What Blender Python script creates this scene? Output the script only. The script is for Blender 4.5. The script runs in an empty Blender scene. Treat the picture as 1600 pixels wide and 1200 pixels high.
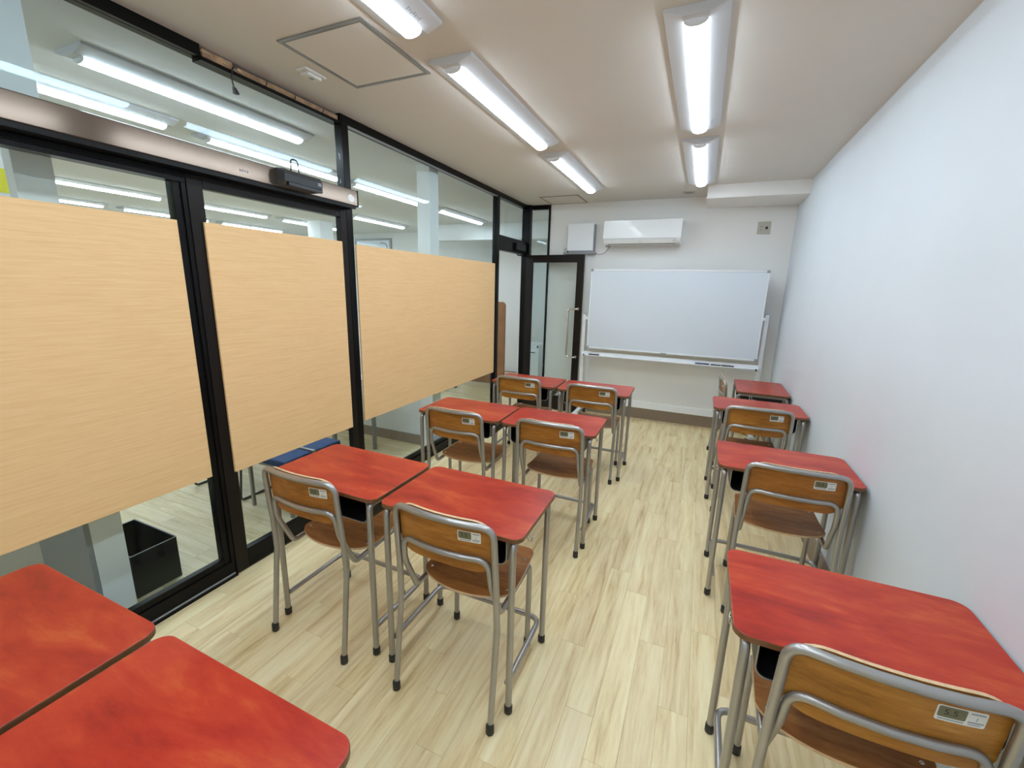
import bpy, bmesh, math, random
from mathutils import Vector, Matrix

random.seed(7)
S = bpy.context.scene
COL = S.collection

# ------------------------------------------------------------------ camera, world, exposure
W, L, H = 2.911, 5.240, 2.5565            # room: x 0..W (glass partition at x=0), back wall at y=L, ceiling at H
Y0 = -1.70                                # wall behind the photographer
cam_d = bpy.data.cameras.new('camera')
cam_d.sensor_fit = 'HORIZONTAL'; cam_d.sensor_width = 36.0
cam_d.lens = 668.63 / 1600.0 * 36.0
cam_d.clip_start = 0.02; cam_d.clip_end = 60
cam = bpy.data.objects.new('camera', cam_d); COL.objects.link(cam)
_r = Vector((0.915213, 0.402152, 0.025672)); _u = Vector((-0.111779, 0.192145, 0.974980)); _f = Vector((-0.387157, 0.895184, -0.220806))
cam.matrix_world = Matrix(((_r.x, _u.x, -_f.x, 2.14235), (_r.y, _u.y, -_f.y, -0.10968), (_r.z, _u.z, -_f.z, 1.55426), (0, 0, 0, 1)))
S.camera = cam

world = bpy.data.worlds.new('world'); S.world = world; world.use_nodes = True
world.node_tree.nodes['Background'].inputs[0].default_value = (0.8, 0.9, 1.0, 1)
world.node_tree.nodes['Background'].inputs[1].default_value = 0.0

LAMP_STRENGTH = 30.5                       # light of the batten diffusers (emission lives in the lamp builder)
LAMP_COLOR = (0.80, 0.93, 1.04, 1)
S.view_settings.view_transform = 'Standard'
S.view_settings.look = 'None'
S.view_settings.exposure = 0.0
S.view_settings.gamma = 1.0
S.view_settings.use_curve_mapping = False
S.cycles.use_denoising = True
S.cycles.max_bounces = 10
S.cycles.diffuse_bounces = 6
S.cycles.glossy_bounces = 5
S.cycles.transparent_max_bounces = 24
S.cycles.caustics_reflective = False
S.cycles.caustics_refractive = False
S.cycles.sample_clamp_indirect = 6.0

# ------------------------------------------------------------------ materials
MATS = {}
def new_mat(name):
    m = bpy.data.materials.new(name); m.use_nodes = True
    MATS[name] = m
    nt = m.node_tree
    return m, nt, nt.nodes['Principled BSDF']

def plain(name, col, rough=0.5, metal=0.0, spec=0.5, bump=0.0, bscale=200.0, coat=0.0, var=0.0, vscale=6.0):
    m, nt, b = new_mat(name)
    b.inputs['Base Color'].default_value = (*col, 1)
    b.inputs['Roughness'].default_value = rough
    b.inputs['Metallic'].default_value = metal
    b.inputs['Specular IOR Level'].default_value = spec
    b.inputs['Coat Weight'].default_value = coat
    tc = nt.nodes.new('ShaderNodeTexCoord')
    if bump > 0:
        n = nt.nodes.new('ShaderNodeTexNoise'); n.inputs['Scale'].default_value = bscale; n.inputs['Detail'].default_value = 3
        nt.links.new(tc.outputs['Object'], n.inputs['Vector'])
        bp = nt.nodes.new('ShaderNodeBump'); bp.inputs['Strength'].default_value = bump; bp.inputs['Distance'].default_value = 0.002
        nt.links.new(n.outputs['Fac'], bp.inputs['Height']); nt.links.new(bp.outputs['Normal'], b.inputs['Normal'])
    if var > 0:
        n = nt.nodes.new('ShaderNodeTexNoise'); n.inputs['Scale'].default_value = vscale; n.inputs['Detail'].default_value = 4
        nt.links.new(tc.outputs['Object'], n.inputs['Vector'])
        r = nt.nodes.new('ShaderNodeValToRGB')
        r.color_ramp.elements[0].position = 0.3; r.color_ramp.elements[1].position = 0.7
        r.color_ramp.elements[0].color = (*[c * (1 - var) for c in col], 1)
        r.color_ramp.elements[1].color = (*[min(1, c * (1 + var)) for c in col], 1)
        nt.links.new(n.outputs['Fac'], r.inputs['Fac']); nt.links.new(r.outputs['Color'], b.inputs['Base Color'])
    return m

def wood(name, cols, scale, rough=0.4, coords='Object', streak=None, bump=0.03, spec=0.5, rnd=0.0, hue=0.0, coat=0.0, fine=4.0):
    """cols: list of (pos, rgb). scale: xyz stretch of the grain noise. rnd: per-object brightness spread."""
    m, nt, b = new_mat(name)
    N = nt.nodes; K = nt.links
    tc = N.new('ShaderNodeTexCoord'); oi = N.new('ShaderNodeObjectInfo')
    if coords == 'World':
        g = N.new('ShaderNodeNewGeometry'); src = g.outputs['Position']
    else:
        src = tc.outputs['Object']
    off = N.new('ShaderNodeVectorMath'); off.operation = 'MULTIPLY'
    comb = N.new('ShaderNodeCombineXYZ')
    for i in range(3): K.new(oi.outputs['Random'], comb.inputs[i])
    K.new(comb.outputs[0], off.inputs[0]); off.inputs[1].default_value = (37.0, 61.0, 13.0)
    add = N.new('ShaderNodeVectorMath'); add.operation = 'ADD'
    K.new(src, add.inputs[0]); K.new(off.outputs[0], add.inputs[1])
    mp = N.new('ShaderNodeMapping'); mp.inputs['Scale'].default_value = scale
    K.new(add.outputs[0], mp.inputs['Vector'])
    n1 = N.new('ShaderNodeTexNoise'); n1.inputs['Scale'].default_value = 1.0; n1.inputs['Detail'].default_value = 5; n1.inputs['Roughness'].default_value = 0.6
    n1.inputs['Distortion'].default_value = 0.6
    K.new(mp.outputs[0], n1.inputs['Vector'])
    n2 = N.new('ShaderNodeTexNoise'); n2.inputs['Scale'].default_value = fine; n2.inputs['Detail'].default_value = 6; n2.inputs['Roughness'].default_value = 0.7
    K.new(mp.outputs[0], n2.inputs['Vector'])
    mix = N.new('ShaderNodeMath'); mix.operation = 'MULTIPLY_ADD'
    K.new(n2.outputs['Fac'], mix.inputs[0]); mix.inputs[1].default_value = 0.35
    sc = N.new('ShaderNodeMath'); sc.operation = 'MULTIPLY'; sc.inputs[1].default_value = 0.65
    K.new(n1.outputs['Fac'], sc.inputs[0]); K.new(sc.outputs[0], mix.inputs[2])
    r = N.new('ShaderNodeValToRGB')
    while len(r.color_ramp.elements) < len(cols): r.color_ramp.elements.new(0.5)
    for e, (p, c) in zip(r.color_ramp.elements, cols): e.position = p; e.color = (*c, 1)
    K.new(mix.outputs[0], r.inputs['Fac'])
    out = r.outputs['Color']
    if rnd > 0 or hue > 0:
        hs = N.new('ShaderNodeHueSaturation')
        mr = N.new('ShaderNodeMapRange'); mr.inputs['To Min'].default_value = 1 - rnd; mr.inputs['To Max'].default_value = 1 + rnd
        K.new(oi.outputs['Random'], mr.inputs['Value']); K.new(mr.outputs[0], hs.inputs['Value'])
        if hue > 0:
            mh = N.new('ShaderNodeMapRange'); mh.inputs['To Min'].default_value = 0.5 - hue; mh.inputs['To Max'].default_value = 0.5 + hue
            K.new(oi.outputs['Random'], mh.inputs['Value']); K.new(mh.outputs[0], hs.inputs['Hue'])
        K.new(out, hs.inputs['Color']); out = hs.outputs['Color']
    K.new(out, b.inputs['Base Color'])
    b.inputs['Roughness'].default_value = rough; b.inputs['Specular IOR Level'].default_value = spec
    b.inputs['Coat Weight'].default_value = coat
    if bump > 0:
        bp = N.new('ShaderNodeBump'); bp.inputs['Strength'].default_value = bump; bp.inputs['Distance'].default_value = 0.002
        K.new(n2.outputs['Fac'], bp.inputs['Height']); K.new(bp.outputs['Normal'], b.inputs['Normal'])
    return m

def glass(name, tint, ior=1.5):
    m = bpy.data.materials.new(name); m.use_nodes = True; MATS[name] = m
    nt = m.node_tree; nt.nodes.clear()
    o = nt.nodes.new('ShaderNodeOutputMaterial'); mx = nt.nodes.new('ShaderNodeMixShader')
    t = nt.nodes.new('ShaderNodeBsdfTransparent'); t.inputs['Color'].default_value = (*tint, 1)
    g = nt.nodes.new('ShaderNodeBsdfGlossy'); g.inputs['Roughness'].default_value = 0.0; g.inputs['Color'].default_value = (0.26, 0.31, 0.35, 1)
    lw = nt.nodes.new('ShaderNodeLayerWeight'); lw.inputs['Blend'].default_value = 0.5      # facing = 1 - |cos|, same from both sides
    pw = nt.nodes.new('ShaderNodeMath'); pw.operation = 'POWER'; pw.inputs[1].default_value = 5.0
    f = nt.nodes.new('ShaderNodeMath'); f.operation = 'MULTIPLY_ADD'
    r0 = ((ior - 1) / (ior + 1)) ** 2
    f.inputs[1].default_value = 1 - r0; f.inputs[2].default_value = r0
    nt.links.new(lw.outputs['Facing'], pw.inputs[0]); nt.links.new(pw.outputs[0], f.inputs[0])
    nt.links.new(f.outputs[0], mx.inputs[0]); nt.links.new(t.outputs[0], mx.inputs[1]); nt.links.new(g.outputs[0], mx.inputs[2])
    nt.links.new(mx.outputs[0], o.inputs['Surface'])
    return m

def emit(name, col, strength):
    m, nt, b = new_mat(name)
    b.inputs['Base Color'].default_value = (0.9, 0.9, 0.9, 1)
    b.inputs['Emission Color'].default_value = col; b.inputs['Emission Strength'].default_value = strength
    return m

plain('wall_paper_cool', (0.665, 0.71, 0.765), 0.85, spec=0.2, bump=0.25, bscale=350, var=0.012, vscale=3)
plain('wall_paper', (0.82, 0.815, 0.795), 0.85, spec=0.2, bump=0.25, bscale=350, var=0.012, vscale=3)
plain('ceiling_outer_paper', (0.72, 0.73, 0.73), 0.9, spec=0.15, bump=0.3, bscale=300)
plain('ceiling_paper', (0.68, 0.66, 0.63), 0.9, spec=0.15, bump=0.3, bscale=300, var=0.015, vscale=2)
plain('pillar_white', (0.92, 0.93, 0.93), 0.7, spec=0.2)
plain('outer_wall', (0.80, 0.82, 0.83), 0.8, spec=0.2, bump=0.15, bscale=300)
plain('taupe', (0.30, 0.235, 0.185), 0.55, bump=0.1)
plain('subfloor', (0.22, 0.15, 0.08), 0.8)
plain('black_frame', (0.0045, 0.004, 0.004), 0.28, metal=0.0, spec=0.16)
plain('bronze_frame', (0.012, 0.009, 0.0075), 0.36, metal=0.0, spec=0.2)
plain('operator_metal', (0.15, 0.115, 0.09), 0.15, metal=0.8, var=0.05)
plain('steel', (0.72, 0.71, 0.69), 0.18, metal=1.0)
plain('bright_strip', (0.85, 0.87, 0.9), 0.25, metal=0.6)
plain('tube_silver', (0.415, 0.405, 0.40), 0.33, metal=0.78, bump=0.04, bscale=600)
plain('rubber', (0.022, 0.022, 0.024), 0.6)
plain('tray_black', (0.012, 0.012, 0.014), 0.45)
plain('tray_edge', (0.42, 0.42, 0.42), 0.4, metal=0.7)
plain('white_plastic', (0.82, 0.84, 0.86), 0.3, coat=0.2)
plain('white_steel', (0.80, 0.82, 0.85), 0.35)
plain('grey_plastic', (0.30, 0.31, 0.33), 0.5)
plain('plate_beige', (0.48, 0.46, 0.39), 0.5)
plain('dark_hole', (0.03, 0.03, 0.03), 0.6)
plain('board_white', (0.68, 0.745, 0.82), 0.22, coat=0.3)
plain('lamp_body', (0.60, 0.62, 0.66), 0.5)
plain('alu_trim', (0.30, 0.30, 0.30), 0.4, metal=0.6)
plain('hatch_panel', (0.68, 0.66, 0.63), 0.9, spec=0.15, bump=0.3, bscale=300)
plain('hatch_gap', (0.06, 0.055, 0.05), 0.8)
plain('sensor_white', (0.70, 0.70, 0.67), 0.5)
plain('label_white', (0.80, 0.80, 0.78), 0.4)
plain('label_dark', (0.17, 0.16, 0.085), 0.4)
plain('label_ink', (0.012, 0.012, 0.012), 0.5)
plain('label_grey', (0.35, 0.37, 0.40), 0.5)
plain('sensor_black', (0.03, 0.035, 0.04), 0.22, coat=0.4)
plain('tan_filler', (0.36, 0.22, 0.12), 0.7, var=0.35, vscale=25)
plain('torn_wood', (0.62, 0.50, 0.34), 0.7, var=0.2, vscale=40)
plain('cable_black', (0.02, 0.02, 0.02), 0.5)
plain('cable_grey', (0.35, 0.36, 0.38), 0.5)
plain('bin_black', (0.006, 0.006, 0.008), 0.45, spec=0.3)
plain('chair_blue', (0.012, 0.05, 0.17), 0.7, bump=0.3)
plain('brown_board', (0.28, 0.13, 0.055), 0.5, var=0.15)
plain('poster_yellow', (0.78, 0.72, 0.02), 0.5)
plain('table_white', (0.75, 0.76, 0.77), 0.4)
plain('marker_blue', (0.012, 0.02, 0.10), 0.35)
plain('marker_black', (0.015, 0.015, 0.018), 0.35)
plain('ply_edge', (0.66, 0.46, 0.27), 0.5, var=0.12, vscale=60)
plain('desk_edge', (0.17, 0.075, 0.030), 0.4, var=0.2, vscale=30)
glass('pane_glass', (0.93, 0.965, 0.965))
glass('pane_clear', (0.95, 0.975, 0.97))
emit('lamp_light', LAMP_COLOR, LAMP_STRENGTH)
emit('lamp_light_outer', LAMP_COLOR, LAMP_STRENGTH * 1.05)
wood('desk_red', [(0.33, (0.25, 0.018, 0.012)), (0.46, (0.395, 0.031, 0.017)), (0.54, (0.45, 0.045, 0.020)), (0.67, (0.55, 0.098, 0.030))], (3.2, 10.0, 8.0), rough=0.30, bump=0.012, spec=0.27, rnd=0.05, fine=3.0)
wood('chair_ply', [(0.34, (0.25, 0.088, 0.014)), (0.50, (0.385, 0.148, 0.024)), (0.64, (0.48, 0.215, 0.045))], (5.0, 5.0, 26.0), rough=0.38, bump=0.02, spec=0.35, rnd=0.07, hue=0.006)
wood('seat_ply', [(0.34, (0.26, 0.085, 0.020)), (0.50, (0.40, 0.150, 0.038)), (0.64, (0.50, 0.215, 0.060))], (5.0, 24.0, 6.0), rough=0.38, bump=0.02, rnd=0.08, spec=0.25)
wood('floor_oak', [(0.34, (0.56, 0.385, 0.165)), (0.44, (0.78, 0.61, 0.33)), (0.54, (0.88, 0.73, 0.43)), (0.66, (0.94, 0.83, 0.55))], (17.0, 1.3, 4.0), rough=0.40, coords='World', bump=0.02, rnd=0.03, hue=0.003, fine=4.0)
wood('floor_oak_outer', [(0.34, (0.42, 0.32, 0.165)), (0.46, (0.56, 0.45, 0.255)), (0.54, (0.63, 0.52, 0.32)), (0.66, (0.72, 0.62, 0.41))], (1.1, 12.0, 4.0), rough=0.38, coords='World', bump=0.02, rnd=0.06, fine=5.0)
wood('panel_oak', [(0.34, (0.78, 0.49, 0.235)), (0.50, (0.84, 0.55, 0.275)), (0.66, (0.88, 0.605, 0.32))], (8.0, 5.0, 150.0), rough=0.55, bump=0.015, spec=0.35, fine=3.0)
M = MATS

# ------------------------------------------------------------------ mesh builder
class MB:
    def __init__(s): s.v = []; s.f = []; s.m = []; s.sm = []
    def add(s, verts, faces, mi=0, smooth=False):
        o = len(s.v); s.v += [tuple(p) for p in verts]
        for f in faces: s.f.append(tuple(i + o for i in f)); s.m.append(mi); s.sm.append(smooth)
        return s
    def box(s, x0, x1, y0, y1, z0, z1, mi=0, bevel=0.0, seg=2):
        if bevel <= 0:
            v = [(x0,y0,z0),(x1,y0,z0),(x1,y1,z0),(x0,y1,z0),(x0,y0,z1),(x1,y0,z1),(x1,y1,z1),(x0,y1,z1)]
            return s.add(v, [(0,3,2,1),(4,5,6,7),(0,1,5,4),(1,2,6,5),(2,3,7,6),(3,0,4,7)], mi)
        bm = bmesh.new(); bmesh.ops.create_cube(bm, size=1.0)
        for q in bm.verts:
            q.co = Vector((x0 + (q.co.x + .5) * (x1 - x0), y0 + (q.co.y + .5) * (y1 - y0), z0 + (q.co.z + .5) * (z1 - z0)))
        bmesh.ops.bevel(bm, geom=bm.edges[:], offset=bevel, segments=seg, affect='EDGES', profile=0.5)
        bm.verts.index_update()
        s.add([q.co[:] for q in bm.verts], [[q.index for q in f.verts] for f in bm.faces], mi, False); bm.free(); return s
    def prism(s, poly, axis, a, b, mi=0, mcap=None, smooth=False):
        """poly: 2D loop in the two other axes (order x,y,z minus axis), extruded from a to b along axis."""
        n = len(poly)
        def P(q, t):
            return {'x': (t, q[0], q[1]), 'y': (q[0], t, q[1]), 'z': (q[0], q[1], t)}[axis]
        v = [P(q, a) for q in poly] + [P(q, b) for q in poly]
        fs = [(i, (i + 1) % n, n + (i + 1) % n, n + i) for i in range(n)]
        s.add(v, fs, mi, smooth)
        s.add(v, [tuple(range(n - 1, -1, -1)), tuple(range(n, 2 * n))], mi if mcap is None else mcap)
        return s
    def tube(s, pts, r, mi=0, fillet=0.0, seg=8, fseg=5, caps=True):
        pts = [Vector(p) for p in pts]
        rr = fillet if isinstance(fillet, (list, tuple)) else [fillet] * len(pts)
        path = [pts[0]]
        for i in range(1, len(pts) - 1):
            a, b, c = pts[i - 1], pts[i], pts[i + 1]
            d1 = (a - b); d2 = (c - b); l1, l2 = d1.length, d2.length; d1.normalize(); d2.normalize()
            ang = d1.angle(d2, math.pi)
            if rr[i] <= 0 or ang > math.pi - 0.05: path.append(b); continue
            t = min(rr[i] / math.tan(ang / 2), l1 * 0.49, l2 * 0.49)
            p, q = b + d1 * t, b + d2 * t
            for k in range(fseg + 1):
                u = k / fseg
                path.append((1 - u) ** 2 * p + 2 * u * (1 - u) * b + u * u * q)
        path.append(pts[-1])
        rings = []; nrm = None
        for i, p in enumerate(path):
            t = (path[min(i + 1, len(path) - 1)] - path[max(i - 1, 0)]).normalized()
            if nrm is None:
                nrm = t.cross(Vector((0.31, 0.77, 0.13))).normalized()
            else:
                nrm = (nrm - t * nrm.dot(t)).normalized()
            bi = t.cross(nrm)
            rings.append([p + r * (math.cos(2 * math.pi * k / seg) * nrm + math.sin(2 * math.pi * k / seg) * bi) for k in range(seg)])
        v = [q for ring in rings for q in ring]; fs = []
        for i in range(len(rings) - 1):
            for k in range(seg):
                k2 = (k + 1) % seg
                fs.append((i * seg + k, i * seg + k2, (i + 1) * seg + k2, (i + 1) * seg + k))
        s.add(v, fs, mi, True)
        if caps:
            e = (len(rings) - 1) * seg
            s.add(v, [tuple(range(seg - 1, -1, -1)), tuple(e + k for k in range(seg))], mi)
        return s
    def lathe(s, prof, c=(0, 0, 0), axis='z', seg=14, mi=0):
        """prof: list of (radius, height) along axis."""
        v = []; n = len(prof)
        for (r, h) in prof:
            for k in range(seg):
                a = 2 * math.pi * k / seg; p, q = r * math.cos(a), r * math.sin(a)
                v.append({'z': (c[0] + p, c[1] + q, c[2] + h), 'x': (c[0] + h, c[1] + p, c[2] + q), 'y': (c[0] + q, c[1] + h, c[2] + p)}[axis])
        fs = [(i * seg + k, i * seg + (k + 1) % seg, (i + 1) * seg + (k + 1) % seg, (i + 1) * seg + k) for i in range(n - 1) for k in range(seg)]
        s.add(v, fs, mi, True)
        s.add(v, [tuple(range(seg - 1, -1, -1)), tuple((n - 1) * seg + k for k in range(seg))], mi)
        return s
    def sheet(s, fn, nu, nv, th, mi=0, medge=None):
        """fn(u,v)->(Vector pos, Vector normal); closed sheet of thickness th."""
        g = [[fn(i / nu, j / nv) for i in range(nu + 1)] for j in range(nv + 1)]
        top = [Vector(p) for row in g for p, n in row]; bot = [Vector(p) - Vector(n) * th for row in g for p, n in row]
        n0 = len(top); w = nu + 1; fs = []; fe = []
        for j in range(nv):
            for i in range(nu):
                a = j * w + i
                fs.append((a, a + 1, a + w + 1, a + w)); fs.append((n0 + a, n0 + a + w, n0 + a + w + 1, n0 + a + 1))
        rim = [(j, i) for i in range(nu) for j in (0,)]
        loop = [i for i in range(w)] + [j * w + nu for j in range(1, nv + 1)] + [nv * w + i for i in range(nu - 1, -1, -1)] + [j * w for j in range(nv - 1, 0, -1)]
        for k in range(len(loop)):
            a, b = loop[k], loop[(k + 1) % len(loop)]
            fe.append((b, a, n0 + a, n0 + b))
        s.add(top + bot, fs, mi, True); s.add(top + bot, fe, mi if medge is None else medge, False)
        return s
    def data(s, name, mats):
        me = bpy.data.meshes.new(name); me.from_pydata(s.v, [], s.f)
        for q in mats: me.materials.append(M[q])
        me.polygons.foreach_set('material_index', s.m); me.polygons.foreach_set('use_smooth', s.sm)
        me.update()
        bm = bmesh.new(); bm.from_mesh(me)
        bmesh.ops.recalc_face_normals(bm, faces=bm.faces[:])
        bm.to_mesh(me); bm.free()
        return me
    def build(s, name, mats, parent=None, world=False):
        if isinstance(mats, str): mats = [mats]
        if world and parent is not None:
            o = parent.location
            if parent.parent is not None: o = o + parent.parent.location
            s.v = [(a - o.x, b - o.y, c - o.z) for a, b, c in s.v]
        return obj(name, s.data(name, mats), parent)

def obj(name, me, parent=None):
    o = bpy.data.objects.new(name, me); COL.objects.link(o)
    if parent is not None: o.parent = parent
    return o
def tag(o, label=None, cat=None, group=None, kind=None):
    if label: o['label'] = label
    if cat: o['category'] = cat
    if group: o['group'] = group
    if kind: o['kind'] = kind
    return o
def thing(name, loc, label, cat, group=None, rz=0.0, kind=None):
    o = bpy.data.objects.new(name, None); COL.objects.link(o)
    o.empty_display_size = 0.1
    o.location = loc; o.rotation_euler = (0, 0, rz)
    return tag(o, label, cat, group, kind)
def copy_thing(src, loc, rz, label):
    r = src.copy(); COL.objects.link(r); r.location = loc; r.rotation_euler = (0, 0, rz); r['label'] = label
    for ch in list(src.children):
        c = ch.copy(); COL.objects.link(c); c.parent = r
        for g in list(ch.children):
            d = g.copy(); COL.objects.link(d); d.parent = c
    return r
def part(parent, name, mats, *boxes, bevel=0.0):
    """boxes in world coordinates; parent must not be rotated."""
    mb = MB()
    for b in boxes: mb.box(*b, bevel=bevel)
    return mb.build(name, mats, parent, world=True)
def rounded(x0, x1, y0, y1, r, n=6):
    out = []
    rs = r if isinstance(r, (list, tuple)) else [r] * 4
    for (cx, cy, a0), q in zip(((x1, y1, 0), (x0, y1, 90), (x0, y0, 180), (x1, y0, 270)), rs):
        sx = -1 if cx == x1 else 1; sy = -1 if cy == y1 else 1
        for k in range(n + 1):
            a = math.radians(a0 + 90 * k / n)
            out.append((cx + sx * q + q * math.cos(a), cy + sy * q + q * math.sin(a)))
    return out

# ------------------------------------------------------------------ room shell
fl = MB().box(0, W, Y0, L, -0.06, -0.006).build('floor', 'subfloor')
tag(fl, 'light oak plank floor running lengthwise through the classroom', 'floor', kind='structure')
PW, PL = W / 27.0, 0.915
plank_cache = {}
def plank_mesh(w, l):
    k = (round(w, 4), round(l, 4))
    if k not in plank_cache:
        g = 0.0003; t = 0.0006
        mb = MB(); a, b = w - 2 * g, l - 2 * g
        v = [(-a/2, -b/2, -0.006), (a/2, -b/2, -0.006), (a/2, b/2, -0.006), (-a/2, b/2, -0.006),
             (-a/2, -b/2, -t*.6), (a/2, -b/2, -t*.6), (a/2, b/2, -t*.6), (-a/2, b/2, -t*.6),
             (-a/2+t, -b/2+t, 0), (a/2-t, -b/2+t, 0), (a/2-t, b/2-t, 0), (-a/2+t, b/2-t, 0)]
        fs = [(8, 9, 10, 11)]
        for i in range(4):
            j = (i + 1) % 4
            fs += [(i, j, j + 4, i + 4), (i + 4, j + 4, j + 8, i + 8)]
        mb.add(v, fs); plank_cache[k] = mb.data('plank', ['floor_oak'])
    return plank_cache[k]
for c in range(27):
    y = Y0 - [0.0, 0.31, 0.61, 0.15, 0.46, 0.76][c % 6] + (0.112 if c in (1, 7, 13) else 0)
    while y < L - 0.005:
        a, b = max(y, Y0), min(y + PL, L)
        if b - a > 0.03:
            o = obj('plank', plank_mesh(PW, b - a), fl); o.location = ((c + .5) * PW, (a + b) / 2, 0)
        y += PL

tag(MB().box(-0.06, W + .1, Y0 - .1, L + .1, H, H + 0.08).build('ceiling', 'ceiling_paper'), 'off-white textured ceiling over the desks', 'ceiling', kind='structure')
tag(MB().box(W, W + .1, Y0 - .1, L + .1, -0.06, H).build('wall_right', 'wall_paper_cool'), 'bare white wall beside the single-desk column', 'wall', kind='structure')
tag(MB().box(0.296, W, L, L + .1, -0.06, H).build('wall_back', 'wall_paper'), 'white back wall behind the whiteboard', 'wall', kind='structure')
tag(MB().box(-.06, W, Y0 - .1, Y0, -0.06, H).build('wall_front', 'wall_paper'), 'plain white wall at the near end of the room', 'wall', kind='structure')
bb = MB().box(0.30, W - .0005, L - 0.012, L - .0005, 0.0, 0.145, bevel=0.003, seg=1).build('baseboard_back', 'taupe')
tag(bb, 'taupe baseboard along the back wall', 'baseboard', kind='structure')
bb = MB().box(W - 0.010, W - .0005, Y0, L - .0125, 0.0, 0.145, bevel=0.003, seg=1).build('baseboard_right', 'taupe')
tag(bb, 'taupe baseboard along the right wall', 'baseboard', kind='structure')
bm_ = MB().box(2.065, W - .0005, 4.685, L - .0005, 2.436, H - .0005).build('trim_1', 'wall_paper')
tag(bm_, 'low boxed ceiling beam over the back right corner', 'beam', kind='structure')

# ------------------------------------------------------------------ glass partition (x = 0)
FX0, FX1 = -0.060, 0.0
GX0, GX1 = -0.026, -0.018
def pane(parent, y0, y1, z0, z1, mat='pane_glass'):
    return part(parent, 'pane', mat, (GX0, GX1, y0, y1, z0, z1))

# trim_2: the head rail under the ceiling, with its cover torn away in one stretch
hr = thing('trim_2', (0, 1.0, 2.51), 'black head rail under the ceiling, cover torn off above the doors', 'frame', kind='structure')
part(hr, 'rail', 'black_frame', (FX0, FX1, Y0, 1.30, 2.508, H - .0005))
part(hr, 'rail', 'black_frame', (FX0, FX1, 2.105, 5.17, 2.508, H - .0005))
part(hr, 'rail_lip', 'black_frame', (FX0, FX1, 1.30, 2.105, 2.495, 2.512))
part(hr, 'rail_back', 'black_frame', (FX0, FX0 + .012, 1.30, 2.105, 2.512, H - .0005))
part(hr, 'wood_filler', 'tan_filler', (FX0 + .012, -0.012, 1.46, 2.10, 2.512, 2.541))
part(hr, 'wood_filler', 'tan_filler', (FX0 + .012, -0.010, 1.315, 1.452, 2.512, 2.549))
mb = MB()
for (y, l, z, t) in ((1.33, .075, 2.536, .006), (1.415, .045, 2.531, .008), (1.48, .06, 2.529, .008), (1.45, .03, 2.520, .005)):
    mb.add([(-.012, y - l/2, z), (-.010, y + l/2, z - t*1.2), (-.002, y + l*.1, z - t), (-.012, y, z + t)], [(0, 1, 2), (0, 2, 3), (1, 3, 2), (0, 3, 1)])
mb.build('splinter', 'torn_wood', hr, world=True)
mb = MB()
for y in (1.62, 1.79, 1.98): mb.tube([(-.012, y, 2.5135), (-.006, y + .006, 2.527), (-.012, y + .012, 2.540)], .0022, fillet=.01, seg=6)
mb.build('cable_tie', 'cable_black', hr, world=True)
dc = thing('loose_cable', (-.004, 1.435, 2.51), 'short black cable with a plug dangling from the torn head rail', 'cable')
MB().tube([(-.004, 1.47, 2.530), (.003, 1.452, 2.532), (.006, 1.436, 2.512), (.006, 1.431, 2.470), (.006, 1.435, 2.446), (.006, 1.440, 2.434)], .0032, fillet=.02, seg=7).build('cord', 'cable_black', dc, world=True)
MB().add([(0, 1.433, 2.440), (.012, 1.433, 2.440), (.012, 1.445, 2.436), (0, 1.445, 2.436), (-.003, 1.436, 2.412), (.015, 1.436, 2.412), (.015, 1.458, 2.414), (-.003, 1.458, 2.414)],
         [(0,1,2,3), (7,6,5,4), (0,4,5,1), (1,5,6,2), (2,6,7,3), (3,7,4,0)]).build('plug', 'cable_black', dc, world=True)

# window_1: fixed bay nearest the camera
w1 = thing('window_1', (0, 0, 0), 'fixed glass bay left of the sliding door, black frame', 'window', kind='structure')
pane(w1, Y0, 1.118, 0.118, 2.02)
part(w1, 'bottom_rail', 'black_frame', (FX0, -.004, Y0, 1.168, 0.0, 0.085), (FX0 + .012, -.012, Y0, 1.118, 0.085, 0.118), bevel=.003)
part(w1, 'threshold_strip', 'bright_strip', (-.0035, .002, Y0, 1.16, 0.012, 0.019))
part(w1, 'floor_guide', 'black_frame', (-.0035, .012, Y0, 1.168, 0.0, 0.012))
part(w1, 'stile', 'black_frame', (FX0, -.012, 1.118, 1.168, 0.085, 2.02), bevel=.003)
part(w1, 'stile_lip', 'black_frame', (-.012, -.004, 1.150, 1.168, 0.085, 2.02))
part(w1, 'head_bar', 'black_frame', (FX0, -.002, Y0, 1.168, 1.965, 2.02), (-.002, .006, Y0, 1.168, 1.985, 2.005))
# window_2: transom above the sliding door operator
w2 = thing('window_2', (0, 0, 2.1), 'long glass transom above the automatic door header', 'window', kind='structure')
pane(w2, Y0, 2.105, 2.03, 2.508)
part(w2, 'sill_bar', 'black_frame', (FX0, -.003, Y0, 2.105, 2.02, 2.06))
# door_1: automatic sliding leaf
d1 = thing('door_1', (0, 1.645, 0), 'automatic sliding glass door leaf between dark bronze stiles', 'door', kind='structure')
DX0, DX1 = -.038, .002
part(d1, 'stile', 'bronze_frame', (DX0, DX1, 1.170, 1.238, 0.008, 2.02), bevel=.003)
part(d1, 'stile', 'bronze_frame', (DX0, DX1, 2.058, 2.112, 0.008, 2.02), bevel=.003)
part(d1, 'bottom_rail', 'black_frame', (DX0, DX1, 1.238, 2.058, 0.008, 0.116), bevel=.003)
part(d1, 'top_rail', 'bronze_frame', (DX0, DX1, 1.238, 2.058, 1.955, 2.02), bevel=.003)
pane(d1, 1.238, 2.058, 0.116, 1.955)
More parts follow.
